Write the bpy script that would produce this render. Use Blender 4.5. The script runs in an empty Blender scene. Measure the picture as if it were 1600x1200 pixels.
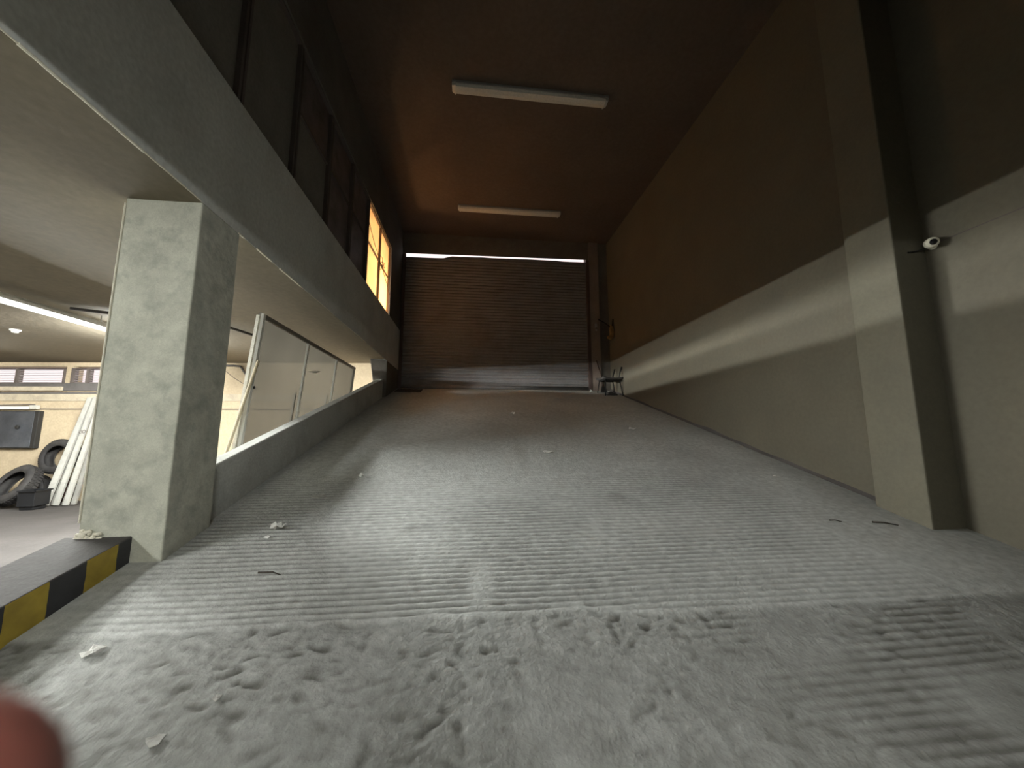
import bpy, bmesh, math, random
from mathutils import Vector, Matrix, noise, Euler

random.seed(7)
scene = bpy.context.scene
COL = scene.collection
R = math.radians

# ------------------------------------------------------------------ settings
scene.view_settings.view_transform = 'Standard'
scene.view_settings.look = 'None'
scene.view_settings.gamma = 1.0
scene.view_settings.use_curve_mapping = False
scene.view_settings.exposure = 1.8
scene.cycles.use_denoising = True
scene.cycles.max_bounces = 8
scene.cycles.diffuse_bounces = 5
scene.cycles.transparent_max_bounces = 12
scene.cycles.sample_clamp_indirect = 1.5
scene.cycles.sample_clamp_direct = 2.0

# ------------------------------------------------------------------ materials
def new_mat(name):
    m = bpy.data.materials.new(name)
    m.use_nodes = True
    nt = m.node_tree
    for n in list(nt.nodes):
        nt.nodes.remove(n)
    out = nt.nodes.new('ShaderNodeOutputMaterial')
    return m, nt, out

def N(nt, kind, **kw):
    n = nt.nodes.new(kind)
    for k, v in kw.items():
        if k in n.inputs.keys() if hasattr(n.inputs, 'keys') else False:
            n.inputs[k].default_value = v
        else:
            setattr(n, k, v)
    return n

def ramp(nt, src, stops):
    r = nt.nodes.new('ShaderNodeValToRGB')
    el = r.color_ramp.elements
    while len(el) < len(stops):
        el.new(0.5)
    for e, (p, c) in zip(el, stops):
        e.position = p
        e.color = (c[0], c[1], c[2], 1) if len(c) == 3 else c
    nt.links.new(src, r.inputs[0])
    return r.outputs[0]

def mixc(nt, fac, a, b, mode='MIX'):
    m = nt.nodes.new('ShaderNodeMix')
    m.data_type = 'RGBA'
    m.blend_type = mode
    for sock, v in ((m.inputs[0], fac), (m.inputs[6], a), (m.inputs[7], b)):
        if hasattr(v, 'is_linked'):
            nt.links.new(v, sock)
        elif isinstance(v, (int, float)):
            sock.default_value = v
        else:
            sock.default_value = (v[0], v[1], v[2], 1)
    return m.outputs[2]

def surface(name, base, var=0.25, scale=3.0, rough=0.85, metal=0.0, bump=0.2, bump_scale=40.0,
            dirt=None, dirt_scale=1.3, dirt_amount=0.5, fine=0.12, spec=0.3):
    """Painted plaster / concrete / metal with blotches, fine speckle and patches of dirt."""
    m, nt, out = new_mat(name)
    L = nt.links.new
    b = nt.nodes.new('ShaderNodeBsdfPrincipled')
    L(b.outputs[0], out.inputs[0])
    tc = nt.nodes.new('ShaderNodeTexCoord')
    n1 = N(nt, 'ShaderNodeTexNoise'); n1.inputs['Scale'].default_value = scale
    n1.inputs['Detail'].default_value = 6; n1.inputs['Roughness'].default_value = 0.6
    L(tc.outputs['Object'], n1.inputs['Vector'])
    lo = [c * (1 - var) for c in base]; hi = [min(1, c * (1 + var)) for c in base]
    c1 = ramp(nt, n1.outputs[0], [(0.3, lo), (0.7, hi)])
    n2 = N(nt, 'ShaderNodeTexNoise'); n2.inputs['Scale'].default_value = scale * 22
    n2.inputs['Detail'].default_value = 3
    L(tc.outputs['Object'], n2.inputs['Vector'])
    f2 = ramp(nt, n2.outputs[0], [(0.3, (1 - fine,) * 3), (0.7, (1 + fine * .4,) * 3)])
    c2 = mixc(nt, 1.0, c1, f2, 'MULTIPLY')
    if dirt:
        n3 = N(nt, 'ShaderNodeTexNoise'); n3.inputs['Scale'].default_value = dirt_scale
        n3.inputs['Detail'].default_value = 8; n3.inputs['Roughness'].default_value = 0.65
        L(tc.outputs['Object'], n3.inputs['Vector'])
        f3 = ramp(nt, n3.outputs[0], [(0.48, (0, 0, 0)), (0.72, (dirt_amount,) * 3)])
        c2 = mixc(nt, f3, c2, dirt)
    L(c2, b.inputs['Base Color'])
    b.inputs['Roughness'].default_value = rough
    b.inputs['Metallic'].default_value = metal
    b.inputs['Specular IOR Level'].default_value = spec
    if bump:
        n4 = N(nt, 'ShaderNodeTexNoise'); n4.inputs['Scale'].default_value = bump_scale
        n4.inputs['Detail'].default_value = 5
        L(tc.outputs['Object'], n4.inputs['Vector'])
        bp = nt.nodes.new('ShaderNodeBump')
        bp.inputs['Strength'].default_value = bump
        bp.inputs['Distance'].default_value = 0.02
        L(n4.outputs[0], bp.inputs['Height'])
        L(bp.outputs[0], b.inputs['Normal'])
    return m

def emitter(name, col, strength):
    m, nt, out = new_mat(name)
    e = nt.nodes.new('ShaderNodeEmission')
    e.inputs[0].default_value = (*col, 1)
    e.inputs[1].default_value = strength
    nt.links.new(e.outputs[0], out.inputs[0])
    return m

def sheet_mat(name, col, transparent, diffuse, translucent, scale=2.0, dirt=0.4):
    """Dusty see-through sheet: some rays pass, some scatter forward, some reflect off the dust."""
    m, nt, out = new_mat(name)
    L = nt.links.new
    tr = nt.nodes.new('ShaderNodeBsdfTransparent')
    tr.inputs[0].default_value = (*[min(1, c * 1.3 + .25) for c in col], 1)
    di = nt.nodes.new('ShaderNodeBsdfDiffuse')
    tl = nt.nodes.new('ShaderNodeBsdfTranslucent')
    tc = nt.nodes.new('ShaderNodeTexCoord')
    n1 = N(nt, 'ShaderNodeTexNoise'); n1.inputs['Scale'].default_value = scale
    n1.inputs['Detail'].default_value = 6
    L(tc.outputs['Object'], n1.inputs['Vector'])
    c = ramp(nt, n1.outputs[0], [(0.3, [x * (1 - dirt) for x in col]), (0.7, col)])
    L(c, di.inputs[0]); L(c, tl.inputs[0])
    m1 = nt.nodes.new('ShaderNodeMixShader')
    m1.inputs[0].default_value = translucent / max(1e-6, diffuse + translucent)
    L(di.outputs[0], m1.inputs[1]); L(tl.outputs[0], m1.inputs[2])
    m2 = nt.nodes.new('ShaderNodeMixShader')
    m2.inputs[0].default_value = transparent
    L(m1.outputs[0], m2.inputs[1]); L(tr.outputs[0], m2.inputs[2])
    L(m2.outputs[0], out.inputs[0])
    return m

M = {}
M['ramp'] = surface('ramp_concrete', (0.61, 0.625, 0.605), var=0.10, scale=0.9, rough=0.9, bump=0.35,
                    bump_scale=55, dirt=(0.43, 0.435, 0.415), dirt_scale=1.4, dirt_amount=0.5, fine=0.22)
def ramp_grime_shade(m):
    nt = m.node_tree
    b = next(n for n in nt.nodes if n.type == 'BSDF_PRINCIPLED')
    src = b.inputs['Base Color'].links[0].from_socket
    a = nt.nodes.new('ShaderNodeAttribute'); a.attribute_name = 'grime_shade'
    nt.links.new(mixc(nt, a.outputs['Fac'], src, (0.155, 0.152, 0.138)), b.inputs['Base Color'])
ramp_grime_shade(M['ramp'])
M['parking_floor'] = surface('parking_concrete', (0.042, 0.038, 0.036), var=0.25, scale=1.2, rough=0.85, bump=0.15,
                             dirt=(0.032, 0.029, 0.027), dirt_scale=0.8, dirt_amount=0.6)
M['wall_right'] = surface('beige_wall_paint', (0.148, 0.134, 0.10), var=0.07, scale=1.2, rough=0.8, bump=0.08,
                          dirt=(0.115, 0.105, 0.084), dirt_scale=0.9, dirt_amount=0.35, fine=0.08)
M['pilaster'] = surface('beige_pilaster_paint', (0.175, 0.163, 0.122), var=0.07, scale=1.5, rough=0.8, bump=0.1,
                        dirt=(0.13, 0.12, 0.098), dirt_scale=1.6, dirt_amount=0.3, fine=0.08)
M['plaster'] = surface('grey_green_plaster', (0.52, 0.52, 0.445), var=0.14, scale=7, rough=0.9, bump=0.4,
                       bump_scale=14, dirt=(0.29, 0.30, 0.26), dirt_scale=9, dirt_amount=0.7, fine=0.12)
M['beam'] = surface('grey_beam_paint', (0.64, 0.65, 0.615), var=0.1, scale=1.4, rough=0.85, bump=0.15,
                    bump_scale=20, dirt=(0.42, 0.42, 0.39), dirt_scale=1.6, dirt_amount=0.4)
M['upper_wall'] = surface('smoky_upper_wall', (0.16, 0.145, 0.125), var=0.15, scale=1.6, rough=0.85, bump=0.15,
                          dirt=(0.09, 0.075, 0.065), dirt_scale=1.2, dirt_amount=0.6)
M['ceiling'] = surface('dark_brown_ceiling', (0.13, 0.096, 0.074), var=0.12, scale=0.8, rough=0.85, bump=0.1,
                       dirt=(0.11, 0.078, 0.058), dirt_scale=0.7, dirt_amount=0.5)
M['parking_ceiling'] = surface('parking_ceiling_plaster', (0.205, 0.175, 0.125), var=0.1, scale=0.9, rough=0.85,
                               bump=0.12, bump_scale=10, dirt=(0.15, 0.125, 0.09), dirt_scale=0.9, dirt_amount=0.45)
M['cream_wall'] = surface('cream_far_wall', (0.50, 0.405, 0.275), var=0.08, scale=1.2, rough=0.85, bump=0.1,
                          dirt=(0.33, 0.26, 0.18), dirt_scale=1.5, dirt_amount=0.55)
M['cream_light'] = surface('light_cream_ledge', (0.50, 0.43, 0.32), var=0.15, scale=4, rough=0.9, bump=0.3,
                           dirt=(0.3, 0.25, 0.2), dirt_scale=5, dirt_amount=0.7)
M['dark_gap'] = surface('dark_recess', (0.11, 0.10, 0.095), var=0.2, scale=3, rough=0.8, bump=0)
M['kerb_top'] = surface('kerb_concrete', (0.05, 0.047, 0.044), var=0.14, scale=4, rough=0.9, bump=0.2,
                        dirt=(0.04, 0.033, 0.028), dirt_scale=6, dirt_amount=0.4)
M['parapet'] = surface('parapet_concrete', (0.56, 0.57, 0.545), var=0.1, scale=2, rough=0.85, bump=0.15,
                       dirt=(0.22, 0.22, 0.2), dirt_scale=2.5, dirt_amount=0.4)
M['white_chip'] = surface('bare_white_plaster', (0.78, 0.74, 0.62), var=0.1, scale=20, rough=0.95, bump=0.4)
M['shutter'] = surface('galvanised_shutter', (0.215, 0.207, 0.206), var=0.10, scale=1.5, rough=0.75, metal=0.0, bump=0,
                       dirt=(0.13, 0.10, 0.085), dirt_scale=2.0, dirt_amount=0.5, spec=0.4)
M['rail'] = surface('dark_guide_rail', (0.12, 0.085, 0.075), var=0.15, scale=3, rough=0.6, metal=0.2, bump=0)
M['jamb'] = surface('brown_steel_jamb', (0.27, 0.215, 0.18), var=0.12, scale=2, rough=0.7, bump=0)
M['fixture'] = surface('off_white_fixture', (0.72, 0.70, 0.64), var=0.05, scale=2, rough=0.5, bump=0)
M['fixture_base'] = surface('grey_fixture_base', (0.34, 0.33, 0.31), var=0.08, scale=2, rough=0.6, bump=0)
M['white_metal'] = surface('white_enamel', (0.80, 0.80, 0.77), var=0.05, scale=3, rough=0.5, bump=0)
M['tube'] = emitter('lit_tube', (0.98, 1.0, 0.96), 135.0)
M['tube_bright'] = emitter('new_lit_tube', (0.98, 1.0, 0.96), 490.0)
M['tube_strong'] = emitter('strong_lit_tube', (0.98, 1.0, 0.96), 1000.0)
M['tube_entry_fill'] = emitter('added_entry_tube', (0.98, 1.0, 0.96), 150.0)
M['tube_hall_fill'] = emitter('added_hall_tube', (0.98, 1.0, 0.96), 150.0)
M['bulb'] = emitter('warm_bulb', (1.0, 0.77, 0.62), 340.0)
M['frame'] = surface('window_frame_paint', (0.115, 0.095, 0.085), var=0.15, scale=4, rough=0.6, bump=0)
M['dusty_pane'] = surface('dusty_dark_pane', (0.135, 0.115, 0.112), var=0.45, scale=3.5, rough=0.45, bump=0,
                          dirt=(0.22, 0.19, 0.18), dirt_scale=4, dirt_amount=0.6, spec=0.5)
M['board'] = surface('boarded_pane', (0.215, 0.20, 0.175), var=0.12, scale=1.5, rough=0.85, bump=0.1,
                     dirt=(0.13, 0.115, 0.10), dirt_scale=2, dirt_amount=0.4)
M['amber'] = sheet_mat('amber_pane', (0.66, 0.47, 0.28), 0.33, 0.40, 0.60, scale=2.5, dirt=0.18)
M['wire'] = surface('dark_wire', (0.05, 0.04, 0.035), var=0.1, scale=5, rough=0.6, bump=0)
M['screen'] = sheet_mat('dusty_plastic_sheet', (0.043, 0.039, 0.031), 0.18, 0.50, 0.50, scale=1.4, dirt=0.22)
M['perforated'] = surface('white_perforated_angle', (0.80, 0.77, 0.68), var=0.12, scale=14, rough=0.6, bump=0.1,
                          dirt=(0.35, 0.31, 0.25), dirt_scale=26, dirt_amount=0.6)
M['alu'] = surface('dull_aluminium', (0.55, 0.54, 0.49), var=0.1, scale=5, rough=0.45, metal=0.2, bump=0)
M['alu_light'] = surface('pale_aluminium', (0.66, 0.65, 0.60), var=0.08, scale=5, rough=0.5, bump=0)
M['dark_rail'] = surface('dark_top_rail', (0.17, 0.15, 0.125), var=0.1, scale=4, rough=0.5, metal=0.2, bump=0)
M['cream_pole'] = surface('cream_pole_paint', (0.78, 0.68, 0.48), var=0.08, scale=5, rough=0.6, bump=0)
M['plank'] = surface('white_painted_plank', (0.34, 0.335, 0.305), var=0.12, scale=6, rough=0.7, bump=0.05,
                     dirt=(0.45, 0.42, 0.37), dirt_scale=7, dirt_amount=0.55)
M['plank_grey'] = surface('weathered_plank', (0.19, 0.185, 0.168), var=0.15, scale=6, rough=0.8, bump=0.05,
                          dirt=(0.28, 0.26, 0.23), dirt_scale=7, dirt_amount=0.6)
M['rubber'] = surface('tyre_rubber', (0.021, 0.0195, 0.0195), var=0.25, scale=6, rough=0.75, bump=0.15, fine=0.2,
                      dirt=(0.055, 0.05, 0.045), dirt_scale=3, dirt_amount=0.5)
M['rust_rubber'] = surface('rust_brown_rubber', (0.05, 0.026, 0.022), var=0.2, scale=6, rough=0.8, bump=0.1)
M['bucket'] = surface('black_plastic', (0.010, 0.0105, 0.012), var=0.2, scale=5, rough=0.5, bump=0)
M['cabinet'] = surface('blue_grey_metal', (0.045, 0.049, 0.058), var=0.3, scale=2.2, rough=0.5, bump=0,
                       dirt=(0.13, 0.135, 0.14), dirt_scale=1.6, dirt_amount=0.5)
M['black'] = surface('matt_black', (0.022, 0.021, 0.02), var=0.2, scale=6, rough=0.6, bump=0)
M['lens'] = surface('camera_lens_black', (0.006, 0.006, 0.007), var=0.0, scale=6, rough=0.12, bump=0, spec=0.6)
M['cctv'] = surface('cream_white_plastic', (0.76, 0.72, 0.58), var=0.04, scale=6, rough=0.4, bump=0)
M['seat'] = surface('dark_grey_plastic', (0.07, 0.066, 0.062), var=0.15, scale=6, rough=0.6, bump=0)
M['broom_wood'] = surface('dark_wood_stick', (0.07, 0.045, 0.035), var=0.2, scale=8, rough=0.7, bump=0)
M['shoe'] = surface('worn_leather', (0.05, 0.045, 0.042), var=0.2, scale=10, rough=0.6, bump=0)
M['shoe_light'] = surface('pale_lining', (0.50, 0.46, 0.41), var=0.1, scale=10, rough=0.8, bump=0)
M['paper'] = surface('scrap_paper', (0.88, 0.87, 0.84), var=0.1, scale=20, rough=0.9, bump=0.1)
M['paper_grey'] = surface('dull_scrap', (0.50, 0.49, 0.46), var=0.12, scale=20, rough=0.9, bump=0.1)
M['twig'] = surface('dry_twig', (0.06, 0.05, 0.04), var=0.2, scale=20, rough=0.9, bump=0)
M['bag'] = surface('ochre_cloth', (0.27, 0.17, 0.07), var=0.2, scale=10, rough=0.9, bump=0)
M['slat'] = surface('louvre_metal', (0.46, 0.41, 0.42), var=0.1, scale=8, rough=0.5, bump=0)
M['sleeve'] = surface('dark_sleeve', (0.05, 0.05, 0.06), var=0.2, scale=20, rough=0.9, bump=0)

def skin_mat():
    m, nt, out = new_mat('skin')
    b = nt.nodes.new('ShaderNodeBsdfPrincipled')
    tc = nt.nodes.new('ShaderNodeTexCoord')
    n = N(nt, 'ShaderNodeTexNoise'); n.inputs['Scale'].default_value = 60
    nt.links.new(tc.outputs['Object'], n.inputs['Vector'])
    nt.links.new(ramp(nt, n.outputs[0], [(0.3, (0.30, 0.105, 0.085)), (0.7, (0.37, 0.135, 0.11))]), b.inputs['Base Color'])
    b.inputs['Roughness'].default_value = 0.5
    b.inputs['Subsurface Weight'].default_value = 0.15
    b.inputs['Specular IOR Level'].default_value = 0.2
    b.inputs['Subsurface Radius'].default_value = (1.0, 0.25, 0.15)
    b.inputs['Subsurface Scale'].default_value = 0.004
    nt.links.new(b.outputs[0], out.inputs[0])
    return m
M['skin'] = skin_mat()
M['nail'] = surface('finger_nail', (0.36, 0.25, 0.18), var=0.05, scale=60, rough=0.35, bump=0)

def kerb_stripes():
    """yellow and black paint in 17.5 cm blocks along the kerb's length"""
    m, nt, out = new_mat('kerb_yellow_black_paint')
    L = nt.links.new
    b = nt.nodes.new('ShaderNodeBsdfPrincipled')
    L(b.outputs[0], out.inputs[0])
    tc = nt.nodes.new('ShaderNodeTexCoord')
    sp = nt.nodes.new('ShaderNodeSeparateXYZ'); L(tc.outputs['Object'], sp.inputs[0])
    def math_(op, a, bb):
        k = nt.nodes.new('ShaderNodeMath'); k.operation = op
        for i, v in enumerate((a, bb)):
            if hasattr(v, 'is_linked'): L(v, k.inputs[i])
            else: k.inputs[i].default_value = v
        return k.outputs[0]
    nz = N(nt, 'ShaderNodeTexNoise'); nz.inputs['Scale'].default_value = 18
    L(tc.outputs['Object'], nz.inputs['Vector'])
    yy = math_('ADD', sp.outputs[1], math_('MULTIPLY', math_('SUBTRACT', nz.outputs[0], 0.5), 0.012))
    ph = math_('FRACT', math_('DIVIDE', math_('ADD', yy, 0.0 + 3.5 - 2.01 + 0.35), 0.35), 0)
    k = math_('LESS_THAN', ph, 0.5)
    n2 = N(nt, 'ShaderNodeTexNoise'); n2.inputs['Scale'].default_value = 9; n2.inputs['Detail'].default_value = 6
    L(tc.outputs['Object'], n2.inputs['Vector'])
    ye = ramp(nt, n2.outputs[0], [(0.3, (0.30, 0.21, 0.028)), (0.7, (0.47, 0.345, 0.045))])
    bl = ramp(nt, n2.outputs[0], [(0.3, (0.022, 0.022, 0.026)), (0.7, (0.045, 0.045, 0.05))])
    c = mixc(nt, k, bl, ye)
    L(c, b.inputs['Base Color'])
    b.inputs['Roughness'].default_value = 0.6
    return m
M['kerb_paint'] = kerb_stripes()

# ------------------------------------------------------------------ mesh helpers
def tag(o, label=None, cat=None, group=None, kind=None):
    if label: o['label'] = label
    if cat: o['category'] = cat
    if group: o['group'] = group
    if kind: o['kind'] = kind
    return o

def empty(name, loc=(0, 0, 0), rot=(0, 0, 0)):
    o = bpy.data.objects.new(name, None)
    o.location = loc; o.rotation_euler = rot
    o.empty_display_size = 0.1
    COL.objects.link(o)
    return o

def build(name, bm, mat, parent=None, smooth=False, bevel=0.0, loc=None, rot=None, mats=None):
    me = bpy.data.meshes.new(name)
    bmesh.ops.recalc_face_normals(bm, faces=bm.faces)
    bm.to_mesh(me); bm.free()
    if mats:
        for x in mats: me.materials.append(x)
    else:
        me.materials.append(mat)
    o = bpy.data.objects.new(name, me)
    COL.objects.link(o)
    if parent: o.parent = parent
    if loc: o.location = loc
    if rot: o.rotation_euler = rot
    if smooth:
        for p in me.polygons: p.use_smooth = True
    if bevel:
        md = o.modifiers.new('bevel', 'BEVEL'); md.width = bevel; md.segments = 2
        md.limit_method = 'ANGLE'
    return o

def box(bm, x0, x1, y0, y1, z0, z1, mi=0):
    v = [bm.verts.new(p) for p in ((x0, y0, z0), (x1, y0, z0), (x1, y1, z0), (x0, y1, z0),
                                   (x0, y0, z1), (x1, y0, z1), (x1, y1, z1), (x0, y1, z1))]
    for q in ((0, 3, 2, 1), (4, 5, 6, 7), (0, 1, 5, 4), (1, 2, 6, 5), (2, 3, 7, 6), (3, 0, 4, 7)):
        f = bm.faces.new([v[i] for i in q]); f.material_index = mi

def hexa(bm, pts, mi=0):
    """8 points: bottom ring of four, top ring of four"""
    v = [bm.verts.new(p) for p in pts]
    for q in ((0, 3, 2, 1), (4, 5, 6, 7), (0, 1, 5, 4), (1, 2, 6, 5), (2, 3, 7, 6), (3, 0, 4, 7)):
        f = bm.faces.new([v[i] for i in q]); f.material_index = mi

def tube(bm, pts, r, seg=8, r_end=None):
    pts = [Vector(p) for p in pts]
    rings = []
    n = len(pts)
    for i, p in enumerate(pts):
        d = (pts[min(i + 1, n - 1)] - pts[max(i - 1, 0)]).normalized()
        a = d.orthogonal().normalized() if i == 0 else (rings[-1][1] - d * rings[-1][1].dot(d)).normalized()
        b = d.cross(a)
        rr = r if r_end is None else r + (r_end - r) * i / (n - 1)
        ring = [bm.verts.new(p + (a * math.cos(t) + b * math.sin(t)) * rr)
                for t in [2 * math.pi * k / seg for k in range(seg)]]
        rings.append((ring, a))
    for (r0, _), (r1, _) in zip(rings, rings[1:]):
        for k in range(seg):
            bm.faces.new((r0[k], r0[(k + 1) % seg], r1[(k + 1) % seg], r1[k]))
    bm.faces.new(rings[0][0][::-1]); bm.faces.new(rings[-1][0])

def lathe(bm, prof, seg=32, closed=False):
    """revolve (r, z) points about z"""
    rings = []
    for r, z in prof:
        rings.append([bm.verts.new((r * math.cos(2 * math.pi * k / seg), r * math.sin(2 * math.pi * k / seg), z))
                      for k in range(seg)])
    pairs = list(zip(rings, rings[1:])) + ([(rings[-1], rings[0])] if closed else [])
    for a, b in pairs:
        for k in range(seg):
            bm.faces.new((a[k], a[(k + 1) % seg], b[(k + 1) % seg], b[k]))
    if not closed:
        if prof[0][0] > 1e-5: bm.faces.new(rings[0][::-1])
        if prof[-1][0] > 1e-5: bm.faces.new(rings[-1])

def struct(name, bm, mat, **kw):
    return tag(build(name, bm, mat, **kw), kind='structure')

B = bmesh.new

# ------------------------------------------------------------------ the place, in metres
# eye level z = 0; the ramp climbs along +y
def rz(y):
    return -1.5 + 0.27 * max(y, 0.0)

X_IN = -1.88       # face of the beam and column towards the ramp
X_R = 3.82         # right wall
X_RN = 4.0         # right wall in front of the pilaster
Y_END = 9.7        # shutter wall
Z_SOFF = 1.59      # parking ceiling / bottom of the beam
Z_W0, Z_W1 = 2.64, 4.25
Z_C = 5.38
Z_P = -1.50        # parking floor
def yfar(x):       # far wall of the parking hall runs slightly askew
    return 8.75 + (-1.9 - x) * 0.098

# ---- ramp floor: grooved belt, broken screed in front of it
def sm(a, b, x):
    t = min(1, max(0, (x - a) / (b - a))); return t * t * (3 - 2 * t)

def floor_height(x, y):
    """height and darkness (dirt plus painted shade) at a point of the ramp: rolled grooves, worn patches, chipped screed below them"""
    h = 0.0; dirt = 0.0
    v = Vector((x, y, 0))
    low = 2.07 + 0.014 * noise.noise(v * 1.7) + 0.022 * noise.noise(v * 9) - 0.05 * sm(0.5, 1.1, x)
    g = sm(low, low + 0.03, y) * (1 - sm(3.3, 4.1, y + 0.40 * noise.noise(v * 0.8 + Vector((3, 1, 0)))))
    worn = 0.62 + 0.38 * sm(-0.35, 0.25, noise.noise(Vector((x * 1.3, y * 1.6, 4.0))))
    smear = 1 - 0.8 * sm(0.28, 0.5, noise.noise(Vector((x * 2.6, y * 1.1, 6.0))))
    edge = sm(-2.0, -1.7, x) * (1 - sm(2.5, 3.4, x + 0.4 * noise.noise(v * 1.3)))
    gr = g * worn * smear * edge
    g2 = (1 - sm(low - 0.04, low + 0.02, y)) * sm(0.9, 2.0, x + 0.5 * noise.noise(v * 1.1)) * sm(-0.25, 0.25, noise.noise(Vector((x * 1.5, y * 2.2, 9.0))))
    pitch = 0.0465
    ph = (y + 0.007 * noise.noise(Vector((x * 1.6, y * 2.0, 2.0)))) / pitch
    wave = (0.5 + 0.5 * math.cos(2 * math.pi * ph)) ** 1.6
    jag = 1.0 + 0.5 * noise.noise(Vector((x * 14, y * 26, 3.0)))
    k = (gr + 0.65 * g2) * wave * jag
    h -= 0.0085 * k
    dirt += 0.62 * k
    h += gr * 0.0012 * noise.noise(v * 30)
    c = 1 - sm(low - 0.04, low + 0.005, y)
    if c > 0:
        w = Vector((noise.noise(v * 6), noise.noise(v * 6 + Vector((7, 0, 0))), 0)) * 0.05
        q = v + w
        n1 = noise.noise(Vector((q.x * 16, q.y * 24, 1.0)))
        n2 = noise.noise(Vector((q.x * 30, q.y * 46, 5.0)))
        n3 = noise.noise(Vector((q.x * 7, q.y * 10, 7.0)))
        big = noise.noise(v * 1.6 + Vector((0, 0, 8)))
        rough = max(0.15, 0.6 + 0.9 * big) * (1 - 0.5 * sm(0.2, 1.2, x))
        chip = max(0, n1 - 0.10)
        h += c * rough * (-0.03 * chip + 0.009 * n2 + 0.007 * n3)
        dirt += c * (0.34 + 0.24 * (1 - sm(1.1, 2.0, y)) + 0.15 * sm(0.8, 2.4, x) + 0.10 * (1 - sm(-1.4, 0.4, x)) + 1.5 * rough * chip - 0.34 * rough * n2 - 0.16 * n3)  # dirty screed and chips, plus painted shade deepening downhill and to both sides
    h += 0.004 * noise.noise(v * 1.4 + Vector((0, 0, 3)))
    # tyre scuffs and dust; darker towards both long edges
    dirt += 0.16 * max(0, noise.noise(Vector((x * 1.1, y * 0.55, 12.0))))
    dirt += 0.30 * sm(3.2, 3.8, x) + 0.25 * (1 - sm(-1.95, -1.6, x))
    for (cx, cy, rx, ry, a) in ((1.35, 3.38, 0.10, 0.07, 0.35), (-0.42, 2.93, 0.05, 0.05, 0.4), (-0.30, 2.95, 0.10, 0.035, 0.28), (-0.12, 2.90, 0.05, 0.03, 0.25), (0.62, 4.6, 0.07, 0.55, 0.22)):
        dirt += a * math.exp(-((x - cx) / rx) ** 2 - ((y - cy) / ry) ** 2)
    return h, min(1.0, max(0.0, dirt))

def ramp_floor():
    xs = [-2.06 + (4.02 + 2.06) * i / 380 for i in range(381)]
    ys = [-6.0, -3.0, -1.0, -0.2, 0.0, 0.3, 0.6]
    y = 0.8
    while y < 4.3:
        ys.append(y); y += 0.0085
    while y < Y_END:
        ys.append(y); y += 0.15
    ys.append(Y_END + 0.3)
    verts, faces = [], []
    nx = len(xs)
    grime_shade = []
    for yy in ys:
        fade = sm(0.6, 0.9, yy)
        for xx in xs:
            if yy > 0.5:
                hh, dd = floor_height(xx, yy)
            else:
                hh, dd = 0.0, 0.4
            verts.append((xx, yy, rz(yy) + hh * fade)); grime_shade.append(dd)
    for j in range(len(ys) - 1):
        for i in range(nx - 1):
            a = j * nx + i
            faces.append((a, a + 1, a + 1 + nx, a + nx))
    me = bpy.data.meshes.new('floor')
    me.from_pydata(verts, [], faces)
    at = me.attributes.new('grime_shade', 'FLOAT', 'POINT')
    at.data.foreach_set('value', grime_shade)
    me.materials.append(M['ramp'])
    for p in me.polygons: p.use_smooth = True
    o = bpy.data.objects.new('floor', me)
    COL.objects.link(o)
    return tag(o, kind='structure')
ramp_floor()

# ---- parking hall floor, ceiling, far wall
bm = B(); box(bm, -14, -2.06, -6, 10.4, Z_P - 0.12, Z_P)
struct('floor_parking', bm, M['parking_floor'])
bm = B(); box(bm, -14, -2.2, -6, 10.4, Z_SOFF, Z_SOFF + 0.2)
struct('ceiling_parking', bm, M['parking_ceiling'])
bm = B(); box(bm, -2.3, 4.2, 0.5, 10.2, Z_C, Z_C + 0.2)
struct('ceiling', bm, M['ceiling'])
bm = B(); box(bm, -2.2, 4.2, -6, 0.6, Z_SOFF, Z_SOFF + 0.2); box(bm, -2.2, 4.2, 0.4, 0.6, Z_SOFF + 0.2, Z_C)
struct('ceiling_entry_added', bm, M['parking_ceiling'])  # low slab added out of view to keep tube light off the upper walls

def far_box(bm, x0, x1, z0, z1, d0=0.0, d1=0.25, mi=0):
    hexa(bm, [(x0, yfar(x0) + d0, z0), (x1, yfar(x1) + d0, z0), (x1, yfar(x1) + d1, z0), (x0, yfar(x0) + d1, z0),
              (x0, yfar(x0) + d0, z1), (x1, yfar(x1) + d0, z1), (x1, yfar(x1) + d1, z1), (x0, yfar(x0) + d1, z1)], mi)

bm = B()
LZ0, LZ1 = 1.10, 1.49     # louvre strip
far_box(bm, -14, -1.95, Z_P, LZ0)
far_box(bm, -14, -1.95, LZ1, Z_SOFF)
far_box(bm, -8.42, -1.95, LZ0, LZ1)
far_box(bm, -9.25, -9.12, LZ0, LZ1)
far_box(bm, -14, -11.6, LZ0, LZ1)
wf = struct('wall_far', bm, M['cream_wall'])
bm = B(); far_box(bm, -14, -9.2, 0.93, 1.02, -0.10, 0.0); build('plaster_ledge', bm, M['cream_light'], wf)
bm = B(); far_box(bm, -14, -8.2, 1.02, 1.10, -0.06, 0.0); far_box(bm, -9.2, -8.2, 0.93, 1.02, -0.06, 0.0)
build('window_sill', bm, M['dark_gap'], wf)
bm = B(); far_box(bm, -14, -8.0, 0.86, 0.90, -0.03, 0.0); build('ledge_shadow_line', bm, M['dark_gap'], wf)  # dark strip put in as the shadow line of the ledge
bm = B(); far_box(bm, -14, -2.4, 0.70, 0.86, -0.02, 0.0); build('cream_band', bm, M['cream_light'], wf)
bm = B(); far_box(bm, -14, -2.4, 0.505, 0.525, -0.02, 0.0); build('conduit_line', bm, M['frame'], wf)

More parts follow.
